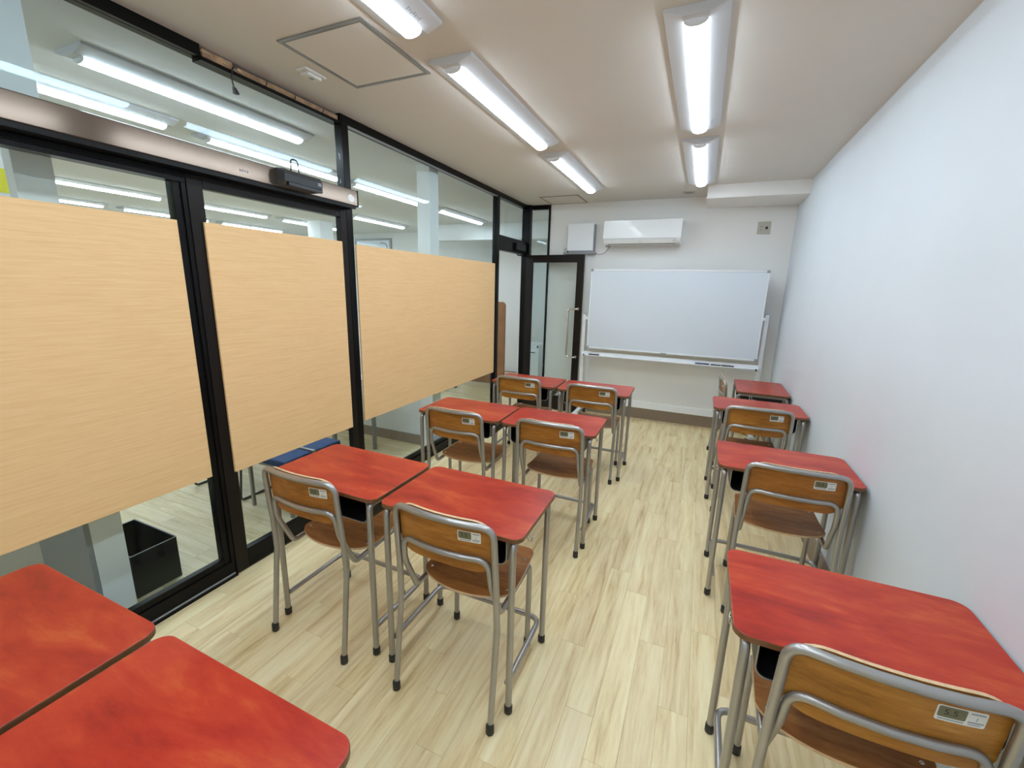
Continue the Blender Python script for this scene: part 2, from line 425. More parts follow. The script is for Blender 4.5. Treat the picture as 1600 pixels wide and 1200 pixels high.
# window_3: wide fixed bay
w3 = thing('window_3', (0, 3.25, 0), 'wide floor-to-ceiling glass bay between two black posts', 'window', kind='structure')
part(w3, 'post', 'black_frame', (FX0, .001, 2.114, 2.168, 0.0, 2.508), bevel=.003)
part(w3, 'post', 'black_frame', (FX0, .001, 4.330, 4.390, 0.0, 2.508), bevel=.003)
part(w3, 'bottom_rail', 'black_frame', (FX0, FX1, 2.168, 4.330, 0.0, 0.085), (FX0 + .012, -.012, 2.168, 4.330, 0.085, 0.112), bevel=.003)
pane(w3, 2.168, 4.330, 0.112, 2.508)
part(w3, 'glazing_bead', 'alu_trim', (-.017, -.004, 2.168, 4.330, 2.499, 2.508))
# window_4: transom over the hinged door
w4 = thing('window_4', (0, 4.78, 1.95), 'small glass transom over the hinged door', 'window', kind='structure')
part(w4, 'door_head', 'black_frame', (FX0, .004, 4.392, 5.170, 1.955, 2.118), bevel=.004)
pane(w4, 4.392, 5.170, 2.118, 2.508)
part(w4, 'closer_cover', 'black_frame', (.0045, .035, 4.80, 5.10, 1.985, 2.075), bevel=.008)
# window_5: sidelight in the back-wall plane
w5 = thing('window_5', (.17, L + .02, 0), 'narrow glass sidelight between corner post and back wall', 'window', kind='structure')
part(w5, 'corner_post', 'black_frame', (FX0, .050, 5.172, 5.245, 0.0, H - .0005), bevel=.003)
part(w5, 'stile', 'black_frame', (.270, .2955, 5.225, 5.285, 0.0, H - .0005), bevel=.003)
part(w5, 'head_rail', 'black_frame', (.050, .270, 5.225, 5.285, 2.505, H - .0005))
part(w5, 'bottom_rail', 'black_frame', (.050, .270, 5.225, 5.285, 0.0, 0.10))
part(w5, 'pane', 'pane_glass', (.050, .270, 5.250, 5.258, 0.10, 2.505))

# door_2: hinged leaf standing open in front of the sidelight (hinge at the corner post)
d2 = thing('door_2', (.030, 5.145, 0), 'dark framed glass door standing open against the back wall', 'door', rz=math.radians(-6.0), kind='structure')
DWd = .775
def dpart(name, mats, *bx, bevel=0.0):
    mb = MB()
    for b in bx: mb.box(*b, bevel=bevel)
    return mb.build(name, mats, d2)
dpart('stile', 'bronze_frame', (0.0, .092, -.02, .018, .010, 1.952), bevel=.003)
dpart('stile', 'bronze_frame', (DWd - .085, DWd, -.02, .018, .010, 1.952), bevel=.003)
dpart('top_rail', 'bronze_frame', (.092, DWd - .085, -.02, .018, 1.862, 1.952), bevel=.003)
dpart('bottom_rail', 'bronze_frame', (.092, DWd - .085, -.02, .018, .010, 0.19), bevel=.003)
dpart('pane', 'pane_clear', (.092, DWd - .085, -.004, .004, 0.19, 1.862))
h = MB().tube([(DWd - .04, -.0205, 1.315), (DWd - .04, -.055, 1.315), (DWd - .145, -.070, 1.312), (DWd - .145, -.070, .728), (DWd - .04, -.055, .725), (DWd - .04, -.0205, .725)], .0125, fillet=[0, .02, .04, .04, .02, 0], seg=10).build('pull_handle', 'steel', d2)
MB().lathe([(.017, 0), (.017, .006)], (DWd - .04, -.0262, 1.315), 'y').lathe([(.017, 0), (.017, .006)], (DWd - .04, -.0262, .725), 'y').build('rosette', 'steel', h)
MB().tube([(.014, 4.86, 1.954), (.030, 4.84, 1.932), (.040, 5.10, 1.936)], .007, seg=6).build('closer_arm', 'black_frame', w4, world=True)

# automatic door operator (header cover) and its motion sensor
op = thing('door_operator', (.04, .3, 2.02), 'bronze metallic automatic door header box above the sliding door', 'door operator')
OX = .085
part(op, 'cover', 'operator_metal', (.0065, OX, Y0, 2.128, 2.024, 2.116), bevel=.004)
part(op, 'under_channel', 'black_frame', (.0065, OX - .004, Y0, 2.115, 2.006, 2.024))
part(op, 'end_cap', 'bronze_frame', (.0065, OX + .001, 2.128, 2.136, 2.020, 2.118), bevel=.002)
mb = MB(); pl = [(2.072 + .027 * math.cos(2*math.pi*k/20), 2.062 + .022 * math.sin(2*math.pi*k/20)) for k in range(20)]
mb.prism(pl, 'x', OX + .0002, OX + .0012).build('round_sticker', 'label_white', op, world=True)
part(op, 'maker_mark', 'grey_plastic', *[(OX + .0002, OX + .0008, 1.365 + i * .012, 1.372 + i * .012, 2.052, 2.062) for i in range(4)])
ms = thing('motion_sensor', (OX + .03, 1.68, 2.04), 'black motion sensor on the bronze door header', 'sensor')
mb = MB(); pf = [(OX + .0012, 2.036), (OX + .030, 2.036), (OX + .055, 2.052), (OX + .058, 2.085), (OX + .045, 2.108), (OX + .0012, 2.112)]
mb.prism(pf, 'y', 1.585, 1.800)
mb.build('housing', 'sensor_black', ms, world=True)
mb = MB(); mb.prism([(OX + .0012, 2.034), (OX + .031, 2.034), (OX + .057, 2.051), (OX + .060, 2.086), (OX + .046, 2.110), (OX + .0012, 2.114)], 'y', 1.560, 1.585)
mb.build('end_cover', 'sensor_black', ms, world=True)
MB().prism([(1.585, 2.0345), (1.800, 2.0345), (1.800, 2.049), (1.585, 2.049)], 'x', OX + .034, OX + .0575).build('lens_window', 'tray_black', ms, world=True)
MB().tube([(OX + .03, 1.625, 2.108), (OX + .03, 1.626, 2.170), (OX + .03, 1.668, 2.170), (OX + .03, 1.674, 2.108)], .0036, fillet=.02, seg=6).build('cable_loop', 'cable_black', ms, world=True)
part(ms, 'switch_mark', 'label_grey', *[(OX + .0571, OX + .0588, 1.770 + i * .008, 1.774 + i * .008, 2.066, 2.082) for i in range(3)])

# wood-look privacy boards fixed over the glass
for (y0, y1, z0, z1, x0, lab) in ((-.95, 1.108, .598, 1.802, -.0035, 'pale oak privacy board over the glass bay nearest the camera'),
                                  (1.218, 2.052, .578, 1.808, .003, 'pale oak privacy board on the automatic sliding door'),
                                  (2.172, 4.262, .590, 1.802, .002, 'longest pale oak privacy board, on the wide bay by the hinged door')):
    o = MB().box(x0, x0 + .012, y0, y1, z0, z1, bevel=.0015, seg=1).build('privacy_board', 'panel_oak')
    tag(o, lab, 'board', 'privacy boards')

# ------------------------------------------------------------------ ceiling fittings
def lamp_proto():
    t = thing('ceiling_light', (0, 0, H), '', 'light', 'batten ceiling lights')
    hl = .627
    hs = MB(); sec = [(-.115, -.0006), (.115, -.0006), (.115, -.009), (.112, -.012), (.046, -.034), (-.046, -.034), (-.112, -.012), (-.115, -.009)]
    hs.prism(sec, 'y', -hl, hl).build('housing', 'lamp_body', t)
    df = MB(); sec = [(-.041, -.0345), (.041, -.0345)] + [(.041 * math.cos(a), -.0375 - .018 * math.sin(a)) for a in [math.radians(180 * k / 10) for k in range(11)]]
    df.prism(sec, 'y', -.590, .590, smooth=False).build('diffuser', 'lamp_light', t)
    for s in (-1, 1):
        ec = MB(); e = [(.043 * c, z) for c, z in ((-1, -.0345), (1, -.0345))] + [(.0425 * math.cos(math.radians(18 * k)), -.0375 - .0195 * math.sin(math.radians(18 * k))) for k in range(11)]
        ec.prism(e, 'y', s * .5905, s * .594).build('end_cap', 'white_plastic', t)
    rl = MB()
    for i in range(7): rl.box(.060 + .004 * (i % 2), .075 - .003 * (i % 3), .47 + i * .012, .475 + i * .012, -.0405 + .0, -.0375)
    # sits on the sloping face of the housing
    for k, p in enumerate(rl.v): rl.v[k] = (p[0], p[1], -.034 + (p[0] - .046) * (.022 / .066) - (.0008 if p[2] < -.039 else -.0002))
    rl.build('rating_label', 'label_grey', t)
    return t
LIGHTS = [
    (.978, .913, 'ceiling light at the top edge beside the large ceiling hatch'),
    (.978, 2.40, 'middle ceiling light of the row nearer the glass partition'),
    (.978, 3.877, 'ceiling light of the glass-side row closest to the small back hatch'),
    (2.005, 2.40, 'ceiling light seen end-on at the top, over the aisle'),
    (2.005, 3.88, 'ceiling light right in front of the boxed beam'),
    (.978, -.58, 'ceiling light of the glass-side row behind the camera'),
    (2.005, .913, 'ceiling light of the wall-side row directly above the camera'),
    (2.005, -.58, 'ceiling light of the wall-side row behind the camera'),
    # outer room beyond the glass
    (-.59, 1.72, 'nearest ceiling light in the outer room, large behind the transom'),
    (-1.21, 1.205, 'outer room light partly hidden by the door header, left end'),
    (-1.21, 2.665, 'outer room light just above the motion sensor'),
    (-1.21, 4.08, 'outer room light left of the slim pillar behind the wide bay'),
    (-1.21, 5.62, 'outer room light right of the slim pillar behind the wide bay'),
    (-2.83, 1.27, 'outer room light cut by the grey pillar behind the left bay'),
    (-2.83, 2.75, 'outer room light in second row crossing the black stile'),
    (-2.83, 4.25, 'outer room light in second row behind the sliding door top rail'),
    (-2.83, 5.78, 'outer room light in second row above the framed board'),
    (-4.27, 2.78, 'outer room light in third row behind the left bay'),
    (-4.27, 4.24, 'outer room light in third row behind the sliding door, left of white column'),
    (-4.27, 5.72, 'outer room light in third row crossing the white column'),
    (-1.21, -.28, 'unseen light added at the near end of the outer room, first row'),  # out of view, added to brighten the outer room
    (-2.83, -.22, 'unseen light added at the near end of the outer room, second row'),  # unseen extra lamp, lifts the outer room's brightness
    (-4.27, 1.30, 'unseen light added at the near end of the outer room, third row'),  # another added lamp outside the frame, for more outer room light
    (-5.80, 2.87, 'farthest-row outer room light at the left, just above the first board'),
    (-5.80, 4.30, 'farthest-row outer room light beside the black stile'),
    (-5.80, 5.73, 'farthest-row outer room light touching the sliding door board'),
]
lp = lamp_proto()
outer_diffuser = [q for q in lp.children if q.name.startswith('diffuser')][0].data.copy()
outer_diffuser.materials[0] = M['lamp_light_outer']
for i, (x, y, lab) in enumerate(LIGHTS):
    if i == 0:
        lp.location = (x, y, H); lp['label'] = lab
    else:
        c_ = copy_thing(lp, (x, y, H), 0, lab)
        if x < 0:                          # the outer room has stronger tubes
            c_['group'] = 'batten lights of the outer room'
            for q in c_.children:
                if q.name.startswith('diffuser'): q.data = outer_diffuser

def hatch(x0, x1, y0, y1, lab, frame, fw, gap):
    t = thing('ceiling_hatch', ((x0 + x1) / 2, (y0 + y1) / 2, H), lab, 'hatch', 'ceiling hatches')
    z0, z1 = H - .006, H - .0005
    part(t, 'frame', frame, (x0, x1, y0, y0 + fw, z0, z1), (x0, x1, y1 - fw, y1, z0, z1), (x0, x0 + fw, y0 + fw, y1 - fw, z0, z1), (x1 - fw, x1, y0 + fw, y1 - fw, z0, z1))
    part(t, 'gap', 'hatch_gap', (x0 + fw, x1 - fw, y0 + fw, y1 - fw, H - .002, z1))
    i = fw + gap
    part(t, 'cover', 'hatch_panel', (x0 + i, x1 - i, y0 + i, y1 - i, H - .0045, H - .0022))
    part(t, 'inner_trim', frame, (x0 + i, x1 - i, y0 + i, y0 + i + .006, H - .0055, H - .0046), (x0 + i, x1 - i, y1 - i - .006, y1 - i, H - .0055, H - .0046),
         (x0 + i, x0 + i + .006, y0 + i + .006, y1 - i - .006, H - .0055, H - .0046), (x1 - i - .006, x1 - i, y0 + i + .006, y1 - i - .006, H - .0055, H - .0046))
    return t
hatch(.350, .810, 1.403, 1.877, 'large square access hatch with aluminium frame beside the front light', 'alu_trim', .013, .003)
hatch(.313, .766, 4.757, 5.200, 'access hatch in the ceiling just above the corner sidelight', 'taupe', .010, .003)
sd = thing('ceiling_sensor', (.25, 1.67, H), 'small rectangular off-white sensor on the ceiling beside the hatch', 'sensor')
part(sd, 'base_plate', 'sensor_white', (.213, .285, 1.608, 1.735, H - .009, H - .0005), bevel=.002)
part(sd, 'cover', 'sensor_white', (.224, .274, 1.630, 1.715, H - .024, H - .0092), bevel=.004)
part(sd, 'lens', 'label_grey', (.238, .260, 1.662, 1.686, H - .0252, H - .0242))
cv = thing('ceiling_plate', (1.885, 4.955, H), 'small brownish plate on the ceiling left of the beam', 'plate')
part(cv, 'plate', 'plate_beige', (1.825, 1.945, 4.915, 4.990, H - .008, H - .0005), bevel=.002)
part(cv, 'slot', 'hatch_gap', (1.85, 1.92, 4.940, 4.950, H - .0092, H - .0082), (1.85, 1.92, 4.958, 4.968, H - .0092, H - .0082))

# ------------------------------------------------------------------ back wall fittings
ac = thing('air_conditioner', (1.43, L - .1, 2.05), 'white wall-mounted air conditioner above the whiteboard', 'air conditioner')
AY = L - .0008
mb = MB(); prof = [(AY, 2.075), (5.085, 2.052), (5.050, 2.070), (5.022, 2.112), (5.020, 2.285), (5.030, 2.306), (5.06, 2.318), (AY, 2.318)]
mb.prism(prof, 'x', 1.020, 1.845)
mb.build('body', 'white_plastic', ac, world=True)
part(ac, 'front_panel', 'white_plastic', (1.014, 1.851, 5.0115, 5.0195, 2.118, 2.312), bevel=.003)
mb = MB(); mb.prism([(5.018, 2.108), (5.048, 2.0665), (5.046, 2.0655), (5.0155, 2.107)], 'x', 1.075, 1.79).build('louver', 'white_plastic', ac, world=True)
MB().prism([(5.0465, 2.0655), (5.052, 2.0650), (5.052, 2.0600), (5.0465, 2.0615)], 'x', 1.07, 1.80).build('outlet_slot', 'dark_hole', ac, world=True)
part(ac, 'slot_divider', 'dark_hole', (1.424, 1.428, 5.030, 5.034, 2.074, 2.084), (1.775, 1.779, 5.022, 5.026, 2.082, 2.100))
MB().lathe([(.010, 0), (.010, .003)], (1.812, 5.0185, 2.100), 'y').build('status_light', 'sensor_white', ac, world=True)
part(ac, 'drain_stub', 'grey_plastic', (1.03, 1.07, 5.10, 5.16, 2.040, 2.058))
ub = thing('utility_box', (.71, L - .05, 2.0), 'flat light grey utility box on the wall left of the air conditioner', 'box')
part(ub, 'door', 'white_steel', (.553, .869, 5.150, 5.162, 2.004, 2.316), bevel=.003)
part(ub, 'body', 'grey_plastic', (.570, .880, 5.1622, AY, 1.985, 2.304), bevel=.002)
part(ub, 'bottom_ledge', 'grey_plastic', (.500, .895, 5.1622, AY, 1.968, 1.9845))
part(ub, 'cable_gland', 'plate_beige', (.505, .545, 5.18, AY, 1.986, 2.035), bevel=.004)
wc = MB().tube([(.896, 5.225, 1.977), (.93, 5.228, 1.962), (.985, 5.232, 1.975), (1.02, 5.232, 2.01), (1.045, 5.225, 2.046)], .0035, fillet=.03, seg=6).build('wall_cable', 'cable_grey')
tag(wc, 'thin grey cable looping from the utility box to the air conditioner', 'cable')
op2 = thing('outlet_plate', (2.634, L, 2.16), 'beige outlet plate high on the back wall near the right corner', 'outlet')
part(op2, 'plate', 'plate_beige', (2.576, 2.694, 5.2305, AY, 2.160, 2.283), bevel=.002)
for (dx, dz) in ((0, 0), (.016, 0), (0, .032), (.016, .032)):
    part(op2, 'socket_slot', 'dark_hole', (2.603 + dx, 2.607 + dx, 5.2293, 5.2303, 2.197 + dz, 2.208 + dz))
part(op2, 'aerial_jack', 'dark_hole', (2.648, 2.671, 5.2285, 5.2303, 2.208, 2.232), bevel=.0003)

# whiteboard on a castor stand
wb = thing('whiteboard', (1.81, 5.06, 0), 'large white whiteboard on a white castor stand at the back', 'whiteboard')
BY = 5.000
part(wb, 'board', 'board_white', (.915, 2.718, BY, BY + .018, .872, 1.772))
part(wb, 'frame', 'white_steel', (.905, 2.728, BY - .004, BY + .022, 1.765, 1.784), (.905, 2.728, BY - .004, BY + .022, .857, .874), (.905, .918, BY - .004, BY + .022, .874, 1.765), (2.715, 2.728, BY - .004, BY + .022, .874, 1.765), bevel=.002)
for (x, z) in ((.903, 1.758), (2.700, 1.758), (.903, .855), (2.700, .855)):
    part(wb, 'corner_cap', 'grey_plastic', (x, x + .030, BY - .007, BY + .024, z, z + .028), bevel=.004)
for x in (.845, 2.768):
    part(wb, 'post', 'white_steel', (x - .020, x + .020, 5.055, 5.090, .075, 1.34 if x > 2 else 1.26), bevel=.003)
    part(wb, 'post_cap', 'grey_plastic', (x - .017, x + .017, 5.057, 5.088, (1.341 if x > 2 else 1.261), (1.348 if x > 2 else 1.268)))
    part(wb, 'pivot', 'white_steel', (x + .0205, .903, 5.005, 5.075, 1.20, 1.235) if x < 2 else (2.7285, x - .0205, 5.005, 5.075, 1.28, 1.315))
    part(wb, 'foot', 'white_steel', (x - .022, x + .022, 4.82, 5.19, .048, .0745), bevel=.004)
    for y in (4.85, 5.165):
        cs = MB(); cs.lathe([(.006, -.016), (.022, -.016), (.024, -.012), (.024, .012), (.022, .016), (.006, .016)], (x + (.045 if x < 2 else -.045), y, .0245), 'x', mi=0)
        cc = cs.build('castor', 'rubber', wb, world=True)
        s = 1 if x < 2 else -1
        MB().lathe([(.0165, -.0195), (.0165, .0195)], (x + s * .045, y, .0245), 'x').build('hub', 'white_steel', cc, world=True)
        part(wb, 'axle_plate', 'white_steel', (min(x + s*.0225, x + s*.04), max(x + s*.0225, x + s*.04), y - .012, y + .012, .050, .066))
part(wb, 'cross_bar', 'white_steel', (.866, 2.747, 5.060, 5.085, .175, .255), bevel=.003)
part(wb, 'pen_tray', 'white_steel', (.866, 2.747, 4.945, 4.992, .774, .780), (.866, 2.747, 4.940, 4.945, .774, .784), (.866, 2.747, 4.986, 4.992, .780, .818))
part(wb, 'tray_bracket', 'white_steel', (.855, .866, 4.95, 5.075, .765, .80), (2.747, 2.758, 4.95, 5.075, .765, .80))
part(wb, 'tray_knob', 'dark_hole', (2.72, 2.737, 4.928, 4.9395, .765, .785), (.885, .90, 4.928, 4.9395, .780, .792))
part(wb, 'board_latch', 'grey_plastic', (1.765, 1.825, 4.988, 4.9955, .845, .870), bevel=.003)
def pen(x0, x1, y, mat, lab, z=.788):
    t = thing('marker_pen', ((x0 + x1) / 2, y, z), lab, 'marker', 'pens on the whiteboard tray')
    l = x1 - x0
    MB().lathe([(.007, -l/2 + .045), (.0075, -l/2 + .047), (.0075, l/2 - .005), (.006, l/2)], (0, 0, 0), 'x').build('barrel', mat, t)
    MB().lathe([(.006, -l/2), (.0082, -l/2 + .006), (.0082, -l/2 + .044)], (0, 0, 0), 'x').build('cap', mat, t)
    return t
pen(.945, 1.075, 4.962, 'marker_black', 'black marker pen lying alone at the left end of the tray')
pen(2.135, 2.262, 4.956, 'marker_blue', 'dark blue marker, front one of the pair on the tray')
pen(2.150, 2.278, 4.974, 'marker_blue', 'dark blue marker, rear one of the pair on the tray')
pen(2.292, 2.395, 4.956, 'marker_black', 'short black marker right of the blue pair')
pen(2.400, 2.520, 4.962, 'marker_black', 'black marker nearest the right end of the tray')

# ------------------------------------------------------------------ desks
def desk_proto():
    t = thing('school_desk', (0, 0, 0), '', 'desk', 'red-topped school desks')
    mb = MB()
    bm = bmesh.new()
    lo = [bm.verts.new((x, y, .7135)) for x, y in rounded(-.2995, .2995, -.1995, .1995, .038, 7)]
    f = bm.faces.new(lo); r = bmesh.ops.extrude_face_region(bm, geom=[f]);
    vs = [e for e in r['geom'] if isinstance(e, bmesh.types.BMVert)]
    for q in vs: q.co.z = .7300
    bm.normal_update()
    topf = [fc for fc in bm.faces if fc.normal.z > .9 and all(abs(q.co.z - .73) < 1e-5 for q in fc.verts)]
    if not topf: topf = [fc for fc in bm.faces if all(abs(q.co.z - .73) < 1e-5 for q in fc.verts)]
    ed = [e for fc in topf for e in fc.edges]
    bmesh.ops.bevel(bm, geom=ed, offset=.003, segments=2, affect='EDGES', profile=.5)
    bmesh.ops.recalc_face_normals(bm, faces=bm.faces[:])
    me = bpy.data.meshes.new('tabletop'); me.materials.append(M['desk_red']); me.materials.append(M['desk_edge'])
    for fc in bm.faces:
        fc.material_index = 0 if fc.normal.z > .9 else 1
    bm.to_mesh(me); bm.free(); obj('tabletop', me, t)
    R = .0125
    for sx in (-1, 1):
        x = sx * .268
        MB().tube([(x, -.187, .60), (x, -.187, .7000), (x, .178, .7000), (x, .178, .60)], R, fillet=.030, seg=10).build('side_frame', 'tube_silver', t)
        for y in (-.187, .178):
            lg = MB().tube([(x, y, .012), (x, y, .60)], R, seg=10).build('leg', 'tube_silver', t)
            MB().lathe([(.0125, .0), (.0155, .003), (.0155, .030), (.0135, .036)], (x, y, 0), 'z').build('foot_cap', 'rubber', lg)
        hk = MB().tube([(sx * .2790, -.10, .700), (sx * .292, -.098, .672), (sx * .296, -.080, .662), (sx * .292, -.062, .668)], .0022, fillet=.012, seg=6)
        hk.tube([(sx * .2790, -.085, .700), (sx * .292, -.083, .676), (sx * .2965, -.065, .666), (sx * .292, -.047, .672)], .0022, fillet=.012, seg=6)
        hk.build('bag_hook', 'steel', t)
    MB().tube([(-.256, -.180, .118), (-.256, .174, .118), (.256, .174, .118), (.256, -.180, .118)], .0115, fillet=.05, seg=10).build('foot_rail', 'tube_silver', t)
    # storage tray: U-shaped black shell, open towards the sitter
    oc = [(-.237, .7130), (-.237, .625)] + [(-.237 + .028 - .028 * math.cos(a), .625 - .028 * math.sin(a)) for a in [math.radians(15 * k) for k in range(1, 6)]] + [(-.209, .597), (.209, .597)] + \
         [(.209 + .028 * math.sin(a), .625 - .028 * math.cos(a)) for a in [math.radians(15 * k) for k in range(1, 6)]] + [(.237, .625), (.237, .7130)]
    ic = [(x * .985, .7130 if z > .70 else z + .003) for x, z in oc]
    loop = oc + ic[::-1]
    mb = MB(); n = len(oc)
    for (a, b, m) in ((-.165, .150, 0), (-.168, -.165, 1)):
        v = [(x, a, z) for x, z in oc] + [(x, a, z) for x, z in ic] + [(x, b, z) for x, z in oc] + [(x, b, z) for x, z in ic]
        fs = []
        for i in range(n - 1):
            fs += [(i, i + 1, 2*n + i + 1, 2*n + i), (n + i, 3*n + i, 3*n + i + 1, n + i + 1), (i, n + i, n + i + 1, i + 1), (2*n + i, 2*n + i + 1, 3*n + i + 1, 3*n + i)]
        fs += [(0, 2*n, 3*n, n), (n - 1, 2*n - 1, 4*n - 1, 3*n - 1)]
        mb.add(v, fs, m, False)
    v = [(x, .149, z) for x, z in ic]; mb.add(v, [tuple(range(n))], 0)
    mb.build('storage_tray', ['tray_black', 'tray_edge'], t)
    return t

DESKS = [  # near-left corner x, y, angle, label
    (.4565, 1.075, -.006, 'red desk by the sliding door in the second row, left of its pair'),
    (1.077, 1.072, 0.0, 'red desk on the aisle in the second row from the camera'),
    (.452, 2.187, .020, 'red desk against the glass side in the third row from the camera'),
    (1.063, 2.204, .016, 'red desk on the aisle in the third row from the camera'),
    (.466, 3.276, .004, 'red desk of the last pair, beside the open hinged door'),
    (1.088, 3.266, .014, 'red desk of the last pair, on the aisle before the whiteboard'),
    (.434, -.039, .006, 'red desk cut by the left picture edge in the nearest pair'),
    (1.050, -.038, -.008, 'red desk at the bottom edge, right one of the nearest pair'),
    (2.304, .949, -.001, 'largest red desk of the right wall column, nearest the camera'),
    (2.301, 2.103, .002, 'second red desk from the camera along the right wall'),
    (2.301, 3.271, -.001, 'third red desk from the camera along the right wall'),
]
dp = desk_proto()
for i, (x, y, a, lab) in enumerate(DESKS):
    c = (x + .3 * math.cos(a) - .2 * math.sin(a), y + .3 * math.sin(a) + .2 * math.cos(a), 0)
    if i == 0:
        dp.location = c; dp.rotation_euler = (0, 0, a); dp['label'] = lab
    else:
        copy_thing(dp, c, a, lab)
copy_thing(dp, (2.700, 4.250, 0), math.radians(-90 - .8), 'sideways red desk in the far right corner below the whiteboard')

# ------------------------------------------------------------------ chairs
def text_faces(txt, size):
    cu = bpy.data.curves.new('t', 'FONT'); cu.body = txt; cu.size = size; cu.align_x = 'CENTER'; cu.align_y = 'CENTER'; cu.resolution_u = 2
    ob = bpy.data.objects.new('t', cu); COL.objects.link(ob)
    dg = bpy.context.evaluated_depsgraph_get(); me = bpy.data.meshes.new_from_object(ob.evaluated_get(dg))
    out = ([v.co.copy() for v in me.vertices], [tuple(p.vertices) for p in me.polygons])
    bpy.data.objects.remove(ob); bpy.data.curves.remove(cu); bpy.data.meshes.remove(me)
    return out
TXT55 = text_faces('5.5', .020)
TXTJ = text_faces('J', .010)

def bow(u): return .026 * (1 - u * u)      # how far the back bars bend away from the sitter
def chair_proto():
    t = thing('school_chair', (0, 0, 0), '', 'chair', 'plywood school chairs')
    R = .0115
    def ya(z):                              # y of the outer uprights at height z
        return .052 * z / .43 if z < .43 else .052 - .030 * (z - .43) / .365
    # outer tube: back loop above the seat, rear legs below it
    top = [(u * .190, .022 - bow(u), .793 + .003 * (1 - u * u)) for u in (-.55, -.2, .2, .55)]
    pts = [(-.203, ya(.40), .40), (-.200, ya(.55), .55), (-.196, .022, .793)] + top + [(.196, .022, .793), (.200, ya(.55), .55), (.203, ya(.40), .40)]
    MB().tube(pts, R, fillet=[0, .2, .058, .1, .2, .2, .1, .058, .2, 0], seg=10, fseg=6).build('back_frame', 'tube_silver', t)
    for s in (-1, 1):
        lg = MB().tube([(s * .205, .002, .012), (s * .203, ya(.40), .40)], R, seg=10).build('leg', 'tube_silver', t)
        MB().lathe([(.012, 0), (.0148, .003), (.0148, .034), (.0125, .040)], (s * .205, .002, 0), 'z').build('foot_cap', 'rubber', lg)
        lg = MB().tube([(s * .180, .420, .012), (s * .180, .418, .345)], R, seg=10).build('leg', 'tube_silver', t)
        MB().lathe([(.012, 0), (.0148, .003), (.0148, .034), (.0125, .040)], (s * .180, .420, 0), 'z').build('foot_cap', 'rubber', lg)
    # inner tube: lower back bar, J-bends and seat rails down to the front legs
    low = [(u * .160, .035 - bow(u) * .9, .662) for u in (-.5, 0, .5)]
    half = [(-.180, .418, .345), (-.180, .416, .4105), (-.182, .118, .3985), (-.1785, .046, .56), (-.172, .036, .662)]
    pts = half + low + [(-x, y, z) for x, y, z in half[::-1]]
    MB().tube(pts, .011, fillet=[0, .045, .036, .2, .052, .1, .3, .1, .052, .2, .036, .045, 0], seg=10, fseg=6).build('seat_frame', 'tube_silver', t)
    # seat
    def seat(u, v):
        q = 2 * u - 1; a = abs(q)
        q2 = math.sin(q * math.pi / 2); a2 = abs(q2)
        yr = .118 + .105 * (1 - math.sqrt(max(0, 1 - (a2 * .995) ** 2)))
        e = max(0, (a2 - .72) / .28); yf = .490 - .055 * (1 - math.sqrt(max(0, 1 - (e * .995) ** 2)))
        y = yr + (yf - yr) * v
        hw = .197 - .012 * v
        x = q2 * hw
        z = .4335 + .006 * q2 * q2 - .010 * math.sin(math.pi * min(1, max(0, (y - .12) / .30))) - (.35 * (y - .44) ** 2 / .05 * .05 if y > .44 else 0) * 4
        return Vector((x, y, z)), Vector((0, 0, 1))
    st = MB().sheet(seat, 22, 12, .0095, 0, 1).build('seat', ['seat_ply', 'ply_edge'], t)
    for (x, y) in ((-.168, .205), (.168, .205), (-.164, .400), (.164, .400)):
        z = seat(.5 + math.asin(max(-1, min(1, x / .19))) / math.pi, (y - .15) / .34)[0].z
        MB().lathe([(.0062, -.002), (.0062, .0012), (.003, .0028)], (x, y, z), 'z', seg=10).build('bolt', 'steel', st)
    # backrest board in front of the bars
    def back(u, v):
        q2 = math.sin((2 * u - 1) * math.pi / 2); a2 = abs(q2)
        e = max(0, (a2 - .62) / .38); k = 1 - math.sqrt(max(0, 1 - (e * .99) ** 2))
        zt = .8060 - .055 * k; zb = .6060 + .050 * k + .004 * (1 - a2)
        z = zb + (zt - zb) * v
        y = ya(z) + .0140 - bow(q2 * .95)
        n = Vector((.26 * q2 * -1, 1, .07)).normalized()
        return Vector((q2 * .186, y + .009, z)), n
    bk = MB().sheet(back, 24, 10, .009, 0, 1).build('backrest', ['chair_ply', 'ply_edge'], t)
    # size label on the rear face, upper right
    def on_back(x, z, d):
        q = x / .186; y = ya(z) + .0140 - bow(q * .95)
        return (x, y - .0005 - d, z)
    cx, cz = .106, .742
    mb = MB()
    def flat(x0, x1, z0, z1, d, mi, r=.004):
        xs = [x0, x0 + r * .3, x0 + r] + [x0 + r + (x1 - x0 - 2 * r) * k / 8 for k in range(1, 8)] + [x1 - r, x1 - r * .3, x1]
        def trim(x):
            e = max(0, x0 + r - x, x - (x1 - r)); return r - math.sqrt(max(0, r * r - e * e))
        v = [on_back(x, zz, d) for x in xs for zz in (z0 + trim(x), z1 - trim(x))]
        mb.add(v, [(2 * k, 2 * k + 2, 2 * k + 3, 2 * k + 1) for k in range(len(xs) - 1)], mi)
    flat(cx - .041, cx + .041, cz - .020, cz + .020, .0, 0)
    flat(cx - .038, cx + .008, cz - .010, cz + .0175, .0004, 1, .003)
    flat(cx - .036, cx + .006, cz - .0165, cz - .013, .0004, 3, .0005)
    flat(cx + .013, cx + .037, cz + .011, cz + .015, .0004, 3, .0005)
    flat(cx + .012, cx + .038, cz - .011, cz - .007, .0004, 3, .0005)
    flat(cx + .013, cx + .034, cz - .016, cz - .0135, .0004, 3, .0005)
